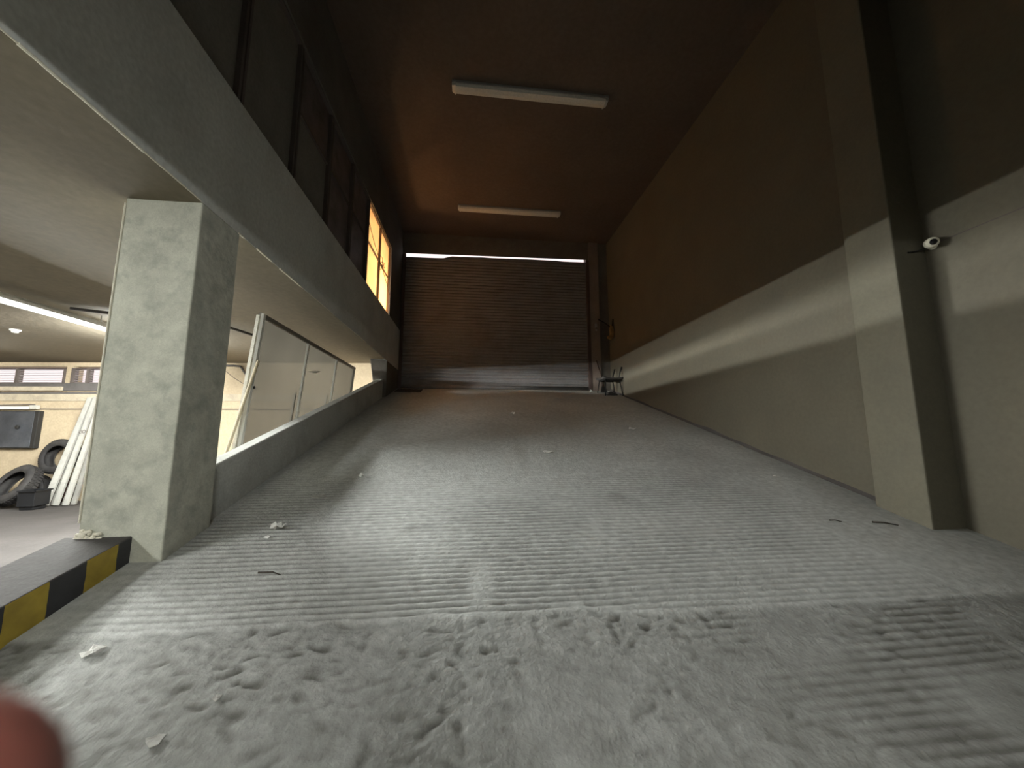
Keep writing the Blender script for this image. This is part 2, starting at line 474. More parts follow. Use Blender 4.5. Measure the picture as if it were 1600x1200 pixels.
# louvre windows in the far wall
def louvre(i, x0, x1, mull):
    w = tag(empty('window_%d' % i, (0, 0, 0)), kind='structure')
    fr = B()
    far_box(fr, x0, x1, LZ0, LZ0 + 0.02, -0.02, 0.1); far_box(fr, x0, x1, LZ1 - 0.05, LZ1 - 0.035, -0.02, 0.1)
    for a in [x0, x1 - 0.05] + mull:
        far_box(fr, a, a + 0.05, LZ0, LZ1 - 0.035, -0.02, 0.1)
    build('window_frame', fr, M['frame'], w)
    sl = B()
    for k in range(8):
        z = LZ0 + 0.030 + k * 0.041
        y0, y1 = yfar(x0) + 0.02, yfar(x1) + 0.02
        hexa(sl, [(x0, y0, z - 0.011), (x1, y1, z - 0.011), (x1, y1 + 0.05, z + 0.004), (x0, y0 + 0.05, z + 0.004),
                  (x0, y0, z - 0.005), (x1, y1, z - 0.005), (x1, y1 + 0.05, z + 0.010), (x0, y0 + 0.05, z + 0.010)])
    build('louvre_slats', sl, M['slat'], w)
louvre(1, -11.6, -9.25, [-10.37])
louvre(2, -9.12, -8.42, [-8.78])

# ---- enclosing walls of the parking hall and the near end
bm = B(); box(bm, -14.2, -14, -6, 10.4, Z_P, Z_SOFF); struct('wall_parking_side', bm, M['cream_wall'])
bm = B(); box(bm, -14, 4.2, -6.2, -6, Z_P, Z_C); struct('wall_near', bm, M['wall_right'])

bm = B(); box(bm, 1.40, 4.2, -0.35, -0.15, Z_P, Z_SOFF); struct('wall_light_block', bm, M['wall_right'])  # return wall added out of view to shade the lower right ramp

# ---- left wall above the opening: beam, window strip, top band
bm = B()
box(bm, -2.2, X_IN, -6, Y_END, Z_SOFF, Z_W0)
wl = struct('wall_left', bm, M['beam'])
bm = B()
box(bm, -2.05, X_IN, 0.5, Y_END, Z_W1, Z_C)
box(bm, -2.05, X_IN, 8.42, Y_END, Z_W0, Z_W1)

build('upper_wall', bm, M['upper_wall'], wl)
bm = B()                       # solid end of the wall under the beam, its near edge raking
hexa(bm, [(-2.05, 8.30, 0.5), (X_IN, 8.42, 0.5), (X_IN, Y_END, 0.5), (-2.05, Y_END, 0.5),
          (-2.20, 8.22, Z_SOFF), (X_IN, 8.42, Z_SOFF), (X_IN, Y_END, Z_SOFF), (-2.20, Y_END, Z_SOFF)])
build('wall_end', bm, M['upper_wall'], wl, bevel=0.01)
bm = B(); box(bm, -2.2, X_IN - 0.006, -6, 8.21, Z_SOFF - 0.003, Z_SOFF)
build('soffit', bm, M['parking_ceiling'], wl)
# bare plaster showing along the chipped lower edge of the beam
bm = B()
def bead(y0, y1, r):
    n = max(3, int((y1 - y0) / 0.06)); pts = []
    for i in range(n + 1):
        y = y0 + (y1 - y0) * i / n
        pts.append((X_IN - 0.001 + 0.003 * noise.noise(Vector((y * 9, 0, 0))), y, Z_SOFF + 0.002 + 0.004 * noise.noise(Vector((y * 7, 3, 0)))))
    tube(bm, pts, r, 6)
bead(0.6, 1.6, 0.004); bead(1.55, 2.15, 0.0075); bead(2.1, 2.6, 0.005)
bead(3.02, 3.10, 0.008); bead(3.28, 3.52, 0.008); bead(3.68, 4.15, 0.009); bead(4.3, 5.0, 0.004); bead(6.0, 6.7, 0.005)
build('chipped_edge', bm, M['white_chip'], wl)

# windows of the upper strip, bay by bay
BAY = 0.91
def bar(bm, y0, y1, z0, z1, x0=-1.965, x1=-1.9):
    box(bm, x0, x1, y0, y1, z0, z1)
def upper_window(i, y0, y1, pane, mulls, transom=3.50, cells=None):
    w = tag(empty('window_%d' % i), kind='structure')
    fr = B()
    bar(fr, y0, y0 + 0.03, Z_W0, Z_W1); bar(fr, y1 - 0.03, y1, Z_W0, Z_W1)
    bar(fr, y0 + .035, y1 - .03, Z_W0, Z_W0 + 0.02); bar(fr, y0 + .035, y1 - .03, Z_W1 - 0.02, Z_W1)
    for mm in mulls: bar(fr, mm - 0.008, mm + 0.008, Z_W0 + .02, Z_W1 - .02)
    if transom: bar(fr, y0 + .035, y1 - .03, transom - 0.008, transom + 0.008, -1.956, -1.915)
    build('window_frame', fr, M['frame'], w)
    ys = [y0 + .035] + list(mulls) + [y1 - .03]
    zs = [Z_W0 + .02, transom, Z_W1 - .02] if transom else [Z_W0 + .02, Z_W1 - .02]
    k = 0
    for a, b in zip(ys, ys[1:]):
        for c, d in zip(zs, zs[1:]):
            g = B(); box(g, -1.952, -1.944, a, b, c, d)
            mt = cells[k % len(cells)] if cells else pane
            build('pane', g, M[mt], w); k += 1
    return w
w3 = upper_window(3, 6.58, 8.40, 'amber', [7.50])
upper_window(4, 5.66, 6.56, 'dusty_pane', [], cells=['dusty_pane', 'dusty_pane'])
upper_window(5, 4.75, 5.64, 'dusty_pane', [], cells=['dusty_pane', 'dusty_pane'])
upper_window(6, 3.84, 4.73, 'board', [], cells=['board', 'dusty_pane'])
upper_window(7, 2.93, 3.82, 'board', [], transom=None)
upper_window(8, 2.02, 2.91, 'board', [], transom=None)
upper_window(9, 0.65, 2.00, 'dusty_pane', [], cells=['board', 'dusty_pane'])
# tangle of wire hanging in front of the amber panes
bm = B()
pts = []
for i in range(90):
    t = i / 89
    a = t * 5.2 * math.pi
    pts.append((-1.885 + 0.006 * math.sin(3 * a), 7.55 + 0.20 * math.sin(a) + 0.25 * (t - 0.5),
                3.45 + 0.22 * math.cos(a * 0.83) * (0.6 + 0.4 * math.sin(7 * t)) + 0.05 * math.sin(11 * t)))
tube(bm, pts, 0.006, 5)
tube(bm, [(-1.888, 6.45, 3.85), (-1.886, 6.9, 3.62), (-1.886, 7.4, 3.47), (-1.888, 8.0, 3.28), (-1.888, 8.4, 3.12)], 0.006, 5)
tag(build('wire_tangle', bm, M['wire']), 'thin dark wire looped in a tangle across the glowing amber window', 'wire')

# lit room behind the amber window
bm = B()
box(bm, -4.2, -2.2, 5.6, 8.7, Z_SOFF + 0.21, Z_W0 - 0.02)
box(bm, -4.3, -4.2, 5.6, 8.7, Z_W0 - 0.02, 5.0)
box(bm, -4.3, -2.05, 8.7, 8.8, Z_W0 - 0.02, 5.0)
box(bm, -4.3, -2.05, 5.5, 5.6, Z_W0 - 0.02, 5.0)
box(bm, -4.3, -2.05, 5.5, 8.8, 5.0, 5.1)
box(bm, -4.3, -1.97, 6.53, 6.57, Z_W0 - 0.02, 5.0)
struct('wall_room', bm, M['white_metal'])
bl = tag(empty('light_bulb', (-2.62, 8.20, 2.76)), 'warm bulb glowing behind the amber window panes', 'bulb')
bm = B(); lathe(bm, [(0.0, -0.10), (0.055, -0.09), (0.095, -0.06), (0.11, -0.01), (0.095, 0.04), (0.055, 0.068), (0.02, 0.075)], 20)
build('glass', bm, M['bulb'], bl, smooth=True)
bm = B(); lathe(bm, [(0.022, 0.072), (0.024, 0.14), (0.01, 0.15)], 16); build('socket', bm, M['black'], bl)
bm = B(); tube(bm, [(0, 0, 0.14), (0, 0, 2.24)], 0.004, 6); build('cord', bm, M['black'], bl)
# dark space behind the other windows
bm = B()
box(bm, -2.6, -2.55, -0.2, 6.5, Z_W0, Z_C); struct('wall_recess', bm, M['dark_gap'])

# ---- column, parapet, kerb
bm = B(); box(bm, -2.36, X_IN, 2.62, 3.04, Z_P, Z_SOFF)
bmesh.ops.subdivide_edges(bm, edges=bm.edges, cuts=18, use_grid_fill=True)
for v in bm.verts:
    p = v.co
    k = noise.noise(p * 6)
    v.co += Vector((0.004 * noise.noise(p * 5 + Vector((9, 0, 0))), 0.004 * k, 0))
col = struct('column', bm, M['plaster'], bevel=0.008)
bm = B()
for k in range(46):
    x = -2.36 + 0.13 * random.random() ** 1.5; z = -0.60 + 0.0 * k
    dz = random.uniform(-0.05, 0.02) - (x + 2.36) * 0.3
    r = random.uniform(0.006, 0.017)
    m_ = Matrix.Translation((x, 2.612, z + dz)) @ Matrix.Diagonal((r * random.uniform(0.8, 1.8), 0.010, r * random.uniform(0.6, 1.4), 1)) @ Matrix.Rotation(random.uniform(0, 3), 4, 'Y')
    bmesh.ops.create_icosphere(bm, subdivisions=1, radius=1, matrix=m_)
build('chipped_corner', bm, M['white_chip'], col)
bm = B()
pts = [(-2.361 + 0.003 * noise.noise(Vector((i * .7, 1, 0))), 2.619, -0.55 + i * 0.05) for i in range(43)]
tube(bm, pts, 0.006, 6)
build('chipped_edge', bm, M['white_chip'], col)

bm = B(); box(bm, -2.36, X_IN - 0.005, 0.3, 1.25, Z_P, Z_SOFF)
struct('light_block_pier', bm, M['plaster'], bevel=0.008)  # unseen pier added to block tube light from the lower ramp

def sloped(bm, x0, x1, y0, y1, off, bottom, mi_face=None):
    hexa(bm, [(x0, y0, bottom), (x1, y0, bottom), (x1, y1, bottom), (x0, y1, bottom),
              (x0, y0, rz(y0) + off), (x1, y0, rz(y0) + off), (x1, y1, rz(y1) + off), (x0, y1, rz(y1) + off)])
bm = B(); sloped(bm, -2.05, -1.93, 3.03, 8.32, 0.41, Z_P)
struct('parapet', bm, M['parapet'], bevel=0.012)
bm = B()
sloped(bm, -2.44, -2.06, -0.6, 2.63, 0.155, Z_P)
bm.faces.ensure_lookup_table()
for f in bm.faces:
    if f.calc_center_median().x > -2.07: f.material_index = 1
kerb = struct('kerb', bm, None, mats=[M['kerb_top'], M['kerb_paint']], bevel=0.008)

# ---- right wall, pilaster, near wall
bm = B()
box(bm, X_R, 4.25, 3.0, Y_END, Z_P, Z_C)
struct('wall_right', bm, M['wall_right'])
bm = B()
box(bm, X_RN, 4.25, -6, 2.72, Z_P, Z_C)
wn = struct('wall_right_near', bm, M['wall_right'])
bm = B(); box(bm, 3.68, 4.2, 2.68, 3.09, Z_P, Z_C)
struct('pilaster', bm, M['pilaster'], bevel=0.012)
bm = B(); box(bm, X_RN - 0.003, X_RN, -5.9, 2.6, 1.625, 1.634)
build('wall_light_edge', bm, M['frame'], wn)  # thin dark strip painting the edge of a tube's light band
# soot and splashes along the foot of the wall: low mortar fillet
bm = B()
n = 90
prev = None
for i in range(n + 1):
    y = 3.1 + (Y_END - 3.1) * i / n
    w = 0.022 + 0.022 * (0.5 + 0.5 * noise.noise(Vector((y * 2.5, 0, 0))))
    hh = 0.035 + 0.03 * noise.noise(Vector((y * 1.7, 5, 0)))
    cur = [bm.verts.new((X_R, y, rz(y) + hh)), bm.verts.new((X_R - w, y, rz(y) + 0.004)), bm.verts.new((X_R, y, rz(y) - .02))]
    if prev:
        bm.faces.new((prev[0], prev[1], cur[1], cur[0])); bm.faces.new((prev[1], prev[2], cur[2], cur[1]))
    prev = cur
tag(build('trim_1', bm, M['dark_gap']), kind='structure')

# ---- shutter wall
SX0, SX1 = -1.86, 3.22
ZS = rz(Y_END)
bm = B()
box(bm, -2.2, SX0, Y_END, Y_END + 0.25, 0.5, Z_C)
box(bm, SX1, 4.25, Y_END, Y_END + 0.25, 0.5, Z_C)
hexa(bm, [(SX0, Y_END, 4.79), (SX1, Y_END, 4.87), (SX1, Y_END + .25, 5.17), (SX0, Y_END + .25, 5.09),
          (SX0, Y_END, Z_C), (SX1, Y_END, Z_C), (SX1, Y_END + .25, Z_C), (SX0, Y_END + .25, Z_C)])
struct('wall_back', bm, M['upper_wall'])
door = tag(empty('door_1', ((SX0 + SX1) / 2, Y_END, ZS)), kind='structure')
def dpart(name, bm, mat, **kw):
    o = build(name, bm, mat, door, **kw); o.matrix_parent_inverse = Matrix.Translation(-Vector(door.location)); return o
bm = B()                                         # corrugated curtain
prof = []
pitch = 0.083
z = ZS + 0.22
while z < 4.76:
    for t, d in ((0.0, 0.0), (0.2, 0.018), (0.45, 0.026), (0.7, 0.018), (0.88, 0.0), (0.94, -0.008)):
        prof.append((z + t * pitch, d))
    z += pitch
cols = 24
rows = []
for zz, d in prof:
    row = []
    for i in range(cols + 1):
        x = SX0 + 0.03 + (SX1 - SX0 - 0.06) * i / cols
        top = 4.69 + (x - SX0) * 0.0185 + (0.055 if -0.75 < x < 2.5 else 0.0 if x < 0 else 0.02) + 0.02 * max(0, noise.noise(Vector((x * 2.2, 0, 0))))
        row.append(bm.verts.new((x, Y_END + 0.03 - d, min(zz, top))))
    rows.append(row)
for a, b in zip(rows, rows[1:]):
    for i in range(cols):
        if abs(a[i].co.z - b[i].co.z) + abs(a[i + 1].co.z - b[i + 1].co.z) > 1e-6:
            bm.faces.new((a[i], a[i + 1], b[i + 1], b[i]))
dpart('curtain', bm, M['shutter'])
bm = B(); box(bm, SX0 + .03, SX1 - .03, Y_END - 0.005, Y_END + 0.035, ZS + 0.09, ZS + 0.22)
box(bm, SX0 + .03, SX1 - .03, Y_END - 0.03, Y_END + 0.03, ZS + 0.16, ZS + 0.19)
dpart('bottom_bar', bm, M['shutter'])
bm = B(); tube(bm, [(SX0 + .03, Y_END + 0.005, ZS + 0.048), (SX1 - .03, Y_END + 0.005, ZS + 0.048)], 0.052, 12)
dpart('rubber_seal', bm, M['shutter'], smooth=True)
bm = B(); box(bm, SX0 - 0.005, SX0 + 0.07, Y_END - 0.06, Y_END - 0.001, ZS - .02, 4.76); dpart('guide_rail', bm, M['rail'])
bm = B(); box(bm, SX1 - 0.04, SX1 + 0.05, Y_END - 0.06, Y_END - 0.001, ZS - .02, 4.83); dpart('guide_rail', bm, M['rail'])
bm = B(); box(bm, SX1 + 0.05, SX1 + 0.32, Y_END - 0.05, Y_END + 0.02, ZS - .02, Z_C)
struct('trim_2', bm, M['jamb'])

# ------------------------------------------------------------------ lamps
def batten(loc, L, label):
    t = tag(empty('ceiling_light', loc), label, 'ceiling light', 'unlit fluorescent battens on the ramp ceiling')
    bm = B(); box(bm, -L / 2, L / 2, -0.085, 0.085, -0.035, 0.0); build('base', bm, M['fixture_base'], t, bevel=0.006)
    bm = B()
    prof = [(-0.078, -0.034), (-0.085, -0.06), (-0.065, -0.095), (0, -0.108), (0.065, -0.095), (0.085, -0.06), (0.078, -0.034)]
    xs = [-L / 2 + 0.05, L / 2 - 0.05]
    rings = [[bm.verts.new((x, a, b)) for a, b in prof] for x in xs]
    for i in range(len(prof)):
        bm.faces.new((rings[0][i], rings[0][(i + 1) % len(prof)], rings[1][(i + 1) % len(prof)], rings[1][i]))
    bm.faces.new(rings[0]); bm.faces.new(rings[1])
    build('diffuser', bm, M['fixture'], t)
    for s in (-1, 1):
        bm = B()
        hexa(bm, [(s * (L / 2 - 0.0), -0.06, -0.075), (s * (L / 2 - 0.06), -0.088, -0.10), (s * (L / 2 - 0.06), 0.088, -0.10), (s * (L / 2 - 0.0), 0.06, -0.075),
                  (s * (L / 2 - 0.0), -0.075, -0.03), (s * (L / 2 - 0.06), -0.088, -0.03), (s * (L / 2 - 0.06), 0.088, -0.03), (s * (L / 2 - 0.0), 0.075, -0.03)])
        build('end_cap', bm, M['fixture'], t, bevel=0.006)
    return t
batten((0.89, 5.18, Z_C), 2.50, 'unlit off-white batten light on the ramp ceiling, the one farther from the shutter')
batten((0.88, 8.33, Z_C), 2.50, 'unlit off-white batten light on the ramp ceiling, the one nearer the shutter')

def tube_light(x, y0, y1, z, label, hang=True, mat='tube'):
    t = tag(empty('tube_light', (x, (y0 + y1) / 2, z)), label, 'tube light', 'lit tubes under the parking ceiling')
    h = (y1 - y0) / 2
    bm = B(); tube(bm, [(0, -h + 0.03, 0), (0, h - 0.03, 0)], 0.02, 14)
    build('tube', bm, M[mat], t, smooth=True)
    top = Z_SOFF - z
    z0 = 0.032
    z1 = min(z0 + 0.05, top)
    bm = B()                                     # shallow trough reflector round the tube
    w_ = 0.11
    for s in (-1, 1) if hang else (): hexa(bm, [(s * w_, -h, 0.001), (s * (w_ + 0.006), -h, 0.001), (s * (w_ + 0.006), h, 0.001), (s * w_, h, 0.001),
                                (s * w_, -h, z0), (s * (w_ + 0.006), -h, z0), (s * (w_ + 0.006), h, z0), (s * w_, h, z0)])
    box(bm, -w_ - 0.006, w_ + 0.006, -h, h, z0, z0 + 0.003)
    if z1 - z0 > 0.02: box(bm, -0.04, 0.04, -h, h, z0 + 0.003, z1)
    build('housing', bm, M['white_metal'], t)
    for s in (-1, 1):
        bm = B(); box(bm, -0.025, 0.025, s * h - 0.02, s * h + 0.02, -0.028, z0); build('lamp_holder', bm, M['white_metal'], t)
    if hang:
        for s in (-1, 1):
            bm = B(); tube(bm, [(0, s * h * 0.7, z1), (0, s * h * 0.7, top)], 0.006, 6); build('hanger', bm, M['fixture_base'], t)
    return t
tube_light(-5.08, 3.45, 5.90, 1.416, 'lit fluorescent tube hanging under the parking ceiling, its end hidden by the grey column', mat='tube_bright')
tube_light(-5.08, -1.4, 1.0, 1.416, 'lit fluorescent tube hanging under the parking ceiling nearest the hall entrance')
tube_light(-5.30, 5.90, 7.00, 1.555, 'lit fluorescent tube fixed flat to the parking ceiling near the far wall', hang=False, mat='tube_strong')
tube_light(0.1, -3.1, -1.2, 1.507, 'added fill tube on the low entrance ceiling at the middle of the ramp foot, out of view', hang=False, mat='tube_entry_fill')  # unseen tube added to brighten the ramp and the faces towards it
tube_light(-9.6, 5.2, 7.6, 1.507, 'added fill tube on the parking ceiling near the blue-grey cabinet, out of view', hang=False, mat='tube_hall_fill')  # unseen tube added to brighten the cream far wall

t = tag(empty('smoke_detector', (-7.1, 6.45, Z_SOFF)), 'small white round detector on the parking ceiling below the lit tube', 'detector')
bm = B(); lathe(bm, [(0.06, 0.0), (0.06, -0.02), (0.045, -0.03)], 20); build('base', bm, M['white_metal'], t, smooth=False)
bm = B(); lathe(bm, [(0.04, -0.03), (0.036, -0.05), (0.0, -0.056)], 20); build('sensor', bm, M['white_metal'], t)

# ------------------------------------------------------------------ dusty screen beside the parapet
def screen():
    S = tag(empty('partition_screen', (-2.67, 4.46, Z_P)), 'tall dusty see-through sheet screen in a white edged frame, tilted beside the ramp parapet', 'screen')
    # lower and upper corners, near and far
    T0, T1 = Vector((-2.43, 4.46, 1.365)), Vector((-2.43, 7.92, 1.335))
    B0, B1 = Vector((-2.67, 4.46, Z_P)), Vector((-2.67, 7.92, Z_P))
    inv = Matrix.Translation(-Vector(S.location))
    def P(u, v):
        return (B0.lerp(B1, u)).lerp(T0.lerp(T1, u), v)
    nrm = (P(1, 0) - P(0, 0)).cross(P(0, 1) - P(0, 0)).normalized()
    if nrm.x < 0: nrm = -nrm
    def plate(name, u0, u1, v0, v1, t0, t1, mat):
        bm = B()
        q = [P(u0, v0), P(u1, v0), P(u1, v1), P(u0, v1)]
        hexa(bm, [p + nrm * t0 for p in q] + [p + nrm * t1 for p in q])
        o = build(name, bm, mat, S); o.matrix_parent_inverse = inv; return o
    e = [0.0, 0.355, 0.697, 1.0]
    for i in range(3):
        bm = B(); q = [P(e[i], 0.01), P(e[i + 1], 0.01), P(e[i + 1], 0.99), P(e[i], 0.99)]
        bm.faces.new([bm.verts.new(p) for p in q])
        o = build('sheet', bm, M['screen'], S); o.matrix_parent_inverse = inv
    plate('edge_post', -0.010, 0.0, 0, 0.992, -0.042, -0.008, M['perforated'])
    plate('edge_post', -0.006, 0.006, 0, 1.0, 0.002, 0.034, M['alu_light'])
    plate('mullion', 0.349, 0.361, 0, 0.985, 0.004, 0.03, M['alu_light'])
    plate('mullion', 0.691, 0.703, 0, 0.985, 0.004, 0.03, M['alu_light'])
    plate('mullion', 0.325, 0.331, 0, 0.72, -0.03, -0.004, M['alu'])
    plate('mullion', 0.655, 0.661, 0, 0.75, -0.03, -0.004, M['alu'])
    plate('edge_post', 0.99, 1.0, 0, 1.0, -0.02, 0.03, M['dark_rail'])
    plate('top_rail', 0.0, 1.0, 0.982, 1.0, 0.004, 0.032, M['dark_rail'])
    plate('top_rail', 0.004, 1.0, 0.992, 1.006, -0.04, -0.004, M['dark_rail'])
    # tape stuck on the middle sheet
    bm = B()
    q = [P(0.40, 0.845), P(0.49, 0.868), P(0.53, 0.872), P(0.48, 0.85)]
    bm.faces.new([bm.verts.new(p + nrm * 0.004) for p in q])
    o = build('tape', bm, M['fixture'], S); o.matrix_parent_inverse = inv
    bm = B(); c = P(0.01, 0.70)
    lathe(bm, [(0.018, 0), (0.018, 0.02), (0.0, 0.022)], 12)
    o = build('bolt', bm, M['black'], S, loc=c + nrm * 0.02); o.matrix_parent_inverse = inv
    o.rotation_euler = (0, R(90), 0)
screen()
bm = B(); tube(bm, [(-2.93, 4.36, Z_P), (-2.675, 4.39, -0.41), (-2.40, 4.41, 0.80)], 0.016, 8)
tag(build('pole', bm, M['cream_pole'], smooth=True), 'thin cream pole leaning against the near edge of the dusty screen', 'pole')
bm = B(); tube(bm, [(-5.1, 5.15, Z_SOFF - 0.025), (-3.645, 5.82, Z_SOFF - 0.025), (-3.5, 6.4, Z_SOFF - 0.03), (-3.3, 7.3, Z_SOFF - 0.03)], 0.02, 8)
tag(build('ceiling_conduit', bm, M['dark_gap'], smooth=True), 'dark pipe fixed under the parking ceiling between the column and screen', 'pipe')
bm = B()
yw = lambda x: yfar(x) - 0.03
tube(bm, [(-5.9, yw(-5.9), Z_SOFF - 0.06), (-5.45, yw(-5.45), Z_SOFF - 0.07), (-5.3, yw(-5.3), Z_SOFF - 0.09), (-5.05, yw(-5.05), 1.16), (-4.9, yw(-4.9), 0.96)], 0.022, 8)
tag(build('wall_conduit', bm, M['dark_gap'], smooth=True), 'bent dark conduit on the cream wall seen behind the leaning pole', 'pipe')
bm = B()
tube(bm, [(-5.7, yw(-5.7), 1.45), (-5.45, yw(-5.45), 1.25), (-5.2, yw(-5.2), 1.1), (-5.0, yw(-5.0), 1.03)], 0.006, 5)
tag(build('hanging_cable', bm, M['dark_gap'], smooth=True), 'thin cable sagging below the bent dark conduit', 'cable')

# ------------------------------------------------------------------ things along the far wall
fy = 9.42
C = tag(empty('wall_cabinet', (-10.25, yfar(-10.25), -0.36)), 'blue-grey metal cabinet on the cream wall under a white strip light', 'cabinet')
yaw_f = math.atan2(-0.098, 1.0)
C.rotation_euler = (0, 0, yaw_f)
bm = B(); box(bm, -0.75, 0.66, -0.10, -0.005, 0, 0.83); build('body', bm, M['black'], C, bevel=0.008)
bm = B(); box(bm, -0.73, 0.58, -0.115, -0.098, 0.02, 0.81); build('door', bm, M['cabinet'], C, bevel=0.006)
dr = C.children[1]
bm = B(); lathe(bm, [(0.045, 0), (0.045, 0.02), (0.02, 0.03)], 16)
build('lock', bm, M['black'], dr, loc=(0.27, -0.115, 0.47), rot=(R(90), 0, 0))
bm = B(); box(bm, 0.585, 0.655, -0.11, -0.102, 0.02, 0.81); build('side_panel', bm, M['black'], C)
S2 = tag(empty('strip_light', (-10.48, yfar(-10.48) - 0.02, 0.54)), 'unlit white strip light on the cream wall above the blue-grey cabinet', 'strip light')
S2.rotation_euler = (0, 0, yaw_f)
bm = B(); box(bm, -0.9, 0.62, -0.09, -0.001, -0.035, 0.03); build('housing', bm, M['white_metal'], S2, bevel=0.01)
bm = B(); box(bm, 0.63, 0.80, -0.07, -0.001, -0.03, 0.06); build('end_box', bm, M['alu'], S2, bevel=0.008)
bm = B(); tube(bm, [(-0.9, -0.05, 0.045), (0.0, -0.06, 0.055), (0.6, -0.05, 0.075), (0.72, -0.04, 0.07)], 0.012, 6); build('cable', bm, M['frame'], S2)

def tyre(loc, rot, label, r=0.39, mat='rubber'):
    t = tag(empty('tire', loc, rot), label, 'tire', 'old tires by the cream wall')
    w = 0.115
    k = r / 0.39
    prof = [(0.235, -0.085), (0.245, -0.105), (0.30, -w), (0.35, -w * 0.95), (0.378, -0.085), (0.388, -0.05), (0.39, 0),
            (0.388, 0.05), (0.378, 0.085), (0.35, w * 0.95), (0.30, w), (0.245, 0.105), (0.235, 0.085),
            (0.26, 0.085), (0.33, 0.09), (0.365, 0.06), (0.37, 0), (0.365, -0.06), (0.33, -0.09), (0.26, -0.085)]
    bm = B(); lathe(bm, [(a * k, b) for a, b in prof], 48, closed=True)
    build('casing', bm, M[mat], t, smooth=True)
    bm = B()                                     # tread blocks round the rim
    for i in range(44):
        a = 2 * math.pi * i / 44
        for s in (-1, 1):
            c, sn = math.cos(a + s * 0.03), math.sin(a + s * 0.03)
            z0, z1 = (0.008, 0.08) if s > 0 else (-0.08, -0.008)
            m_ = Matrix.Translation((c * 0.389 * k, sn * 0.389 * k, (z0 + z1) / 2)) @ Matrix.Rotation(a, 4, 'Z') @ Matrix.Diagonal((0.016, 0.038, z1 - z0, 1))
            bmesh.ops.create_cube(bm, size=1.0, matrix=m_)
    build('tread', bm, M[mat], t)
    return t
# the axis of each tire is its local z
def axis_rot(d):
    return Vector((0, 0, 1)).rotation_difference(Vector(d).normalized()).to_euler()
tyre((-8.90, 9.25, -0.535), axis_rot((-0.12, -0.97, 0.16)), 'worn black tire on top of another, leaning on the wall beside the white planks', 0.37)
tyre((-9.14, 8.76, -1.07), axis_rot((-0.22, -0.84, 0.48)), 'dusty grey tire tilted back on the floor behind the black bucket', 0.41)
tyre((-9.99, 8.85, -1.13), axis_rot((-0.2, -0.9, 0.3)), 'black tire cut by the left edge of the view', 0.38)
tyre((-9.29, 9.26, -1.215), axis_rot((-0.10, -0.99, 0.05)), 'dark tire standing on the floor under the uppermost tire', 0.28)
tyre((-8.77, 9.26, -1.255), axis_rot((-0.2, -0.97, 0.08)), 'rust-brown tire half hidden behind the white planks', 0.24, 'rust_rubber')

Bk = tag(empty('bucket', (-8.50, 8.48, Z_P)), 'square black plastic bucket on the floor before the grey tire', 'bucket')
bm = B()
def sq(h, w): return [(-w, -w, h), (w, -w, h), (w, w, h), (-w, w, h)]
hexa(bm, sq(0, 0.115) + sq(0.37, 0.145))
top = max(bm.faces, key=lambda f: f.calc_center_median().z)
r_ = bmesh.ops.inset_region(bm, faces=[top], thickness=0.02)
bmesh.ops.translate(bm, verts=top.verts, vec=(0, 0, -0.30))
build('body', bm, M['bucket'], Bk, bevel=0.01)
bm = B()
for a, b in ((-1, 0), (1, 0), (0, -1), (0, 1)):
    w = 0.152
    if a: box(bm, a * w - 0.015, a * w + 0.015, -w, w, 0.35, 0.375)
    else: box(bm, -w, w, b * w - 0.015, b * w + 0.015, 0.35, 0.375)
build('rim', bm, M['bucket'], Bk)

# white boards leaning against the far wall
plank_labels = [
    ('white painted plank leaning at the left end of the plank stack beside the tires', 'plank'),
    ('white plank second from the left in the leaning stack', 'plank'),
    ('grey weathered plank third from the left in the leaning stack', 'plank_grey'),
    ('white plank with dark marks in the middle of the leaning stack', 'plank'),
    ('narrow grey plank right of the middle of the leaning stack', 'plank_grey'),
    ('broad white plank leaning in front, near the right of the stack', 'plank'),
    ('grey weathered plank at the right end of the stack beside the column', 'plank_grey'),
]
def plank(i, xb, xt, yb, ztop, w, label, mat):
    t = tag(empty('plank', (xb, yb, Z_P)), label, 'plank', 'planks leaning on the cream wall')
    top = Vector((xt - xb, yfar(xt) - 0.075 - 0.055 * (i % 2) - yb, ztop - Z_P))
    u = top.normalized(); side = Vector((1, 0.05, 0)); side = (side - u * side.dot(u)).normalized(); nn = u.cross(side)
    bm = B()
    th = 0.022
    q = [side * (-w / 2) - nn * th, side * (w / 2) - nn * th, side * (w / 2) + nn * th, side * (-w / 2) + nn * th]
    off = Vector((0, 0, 0.012))
    hexa(bm, [p + off for p in q] + [p + top for p in q])
    build('board', bm, M[mat], t, bevel=0.004)
    if 'dark marks' in label:
        for f, dx, rr in ((0.655, -0.03, 0.03), (0.66, 0.025, 0.034), (0.53, -0.01, 0.017), (0.50, -0.03, 0.010)):
            bm = B()
            c = top * f + side * dx + nn * (th + 0.001) * (1 if nn.y < 0 else -1)
            ring = [bm.verts.new(c + (side * math.cos(k) + u * math.sin(k) * 1.2) * rr) for k in [2 * math.pi * j / 14 for j in range(14)]]
            ring2 = [bm.verts.new(c + (side * math.cos(k) + u * math.sin(k) * 1.2) * rr * 0.55) for k in [2 * math.pi * j / 14 for j in range(14)]]
            for j in range(14): bm.faces.new((ring[j], ring[(j + 1) % 14], ring2[(j + 1) % 14], ring2[j]))
            build('ring_mark', bm, M['frame'], t)
for i, (lab, mt) in enumerate(plank_labels):
    xb = -8.665 + i * 0.09
    plank(i, xb, -8.55 + i * 0.062, 8.84 - 0.055 * (i % 2), 0.76 + 0.05 * random.uniform(-1, 1),
          0.085 if 'narrow' not in lab else 0.05, lab, mt)

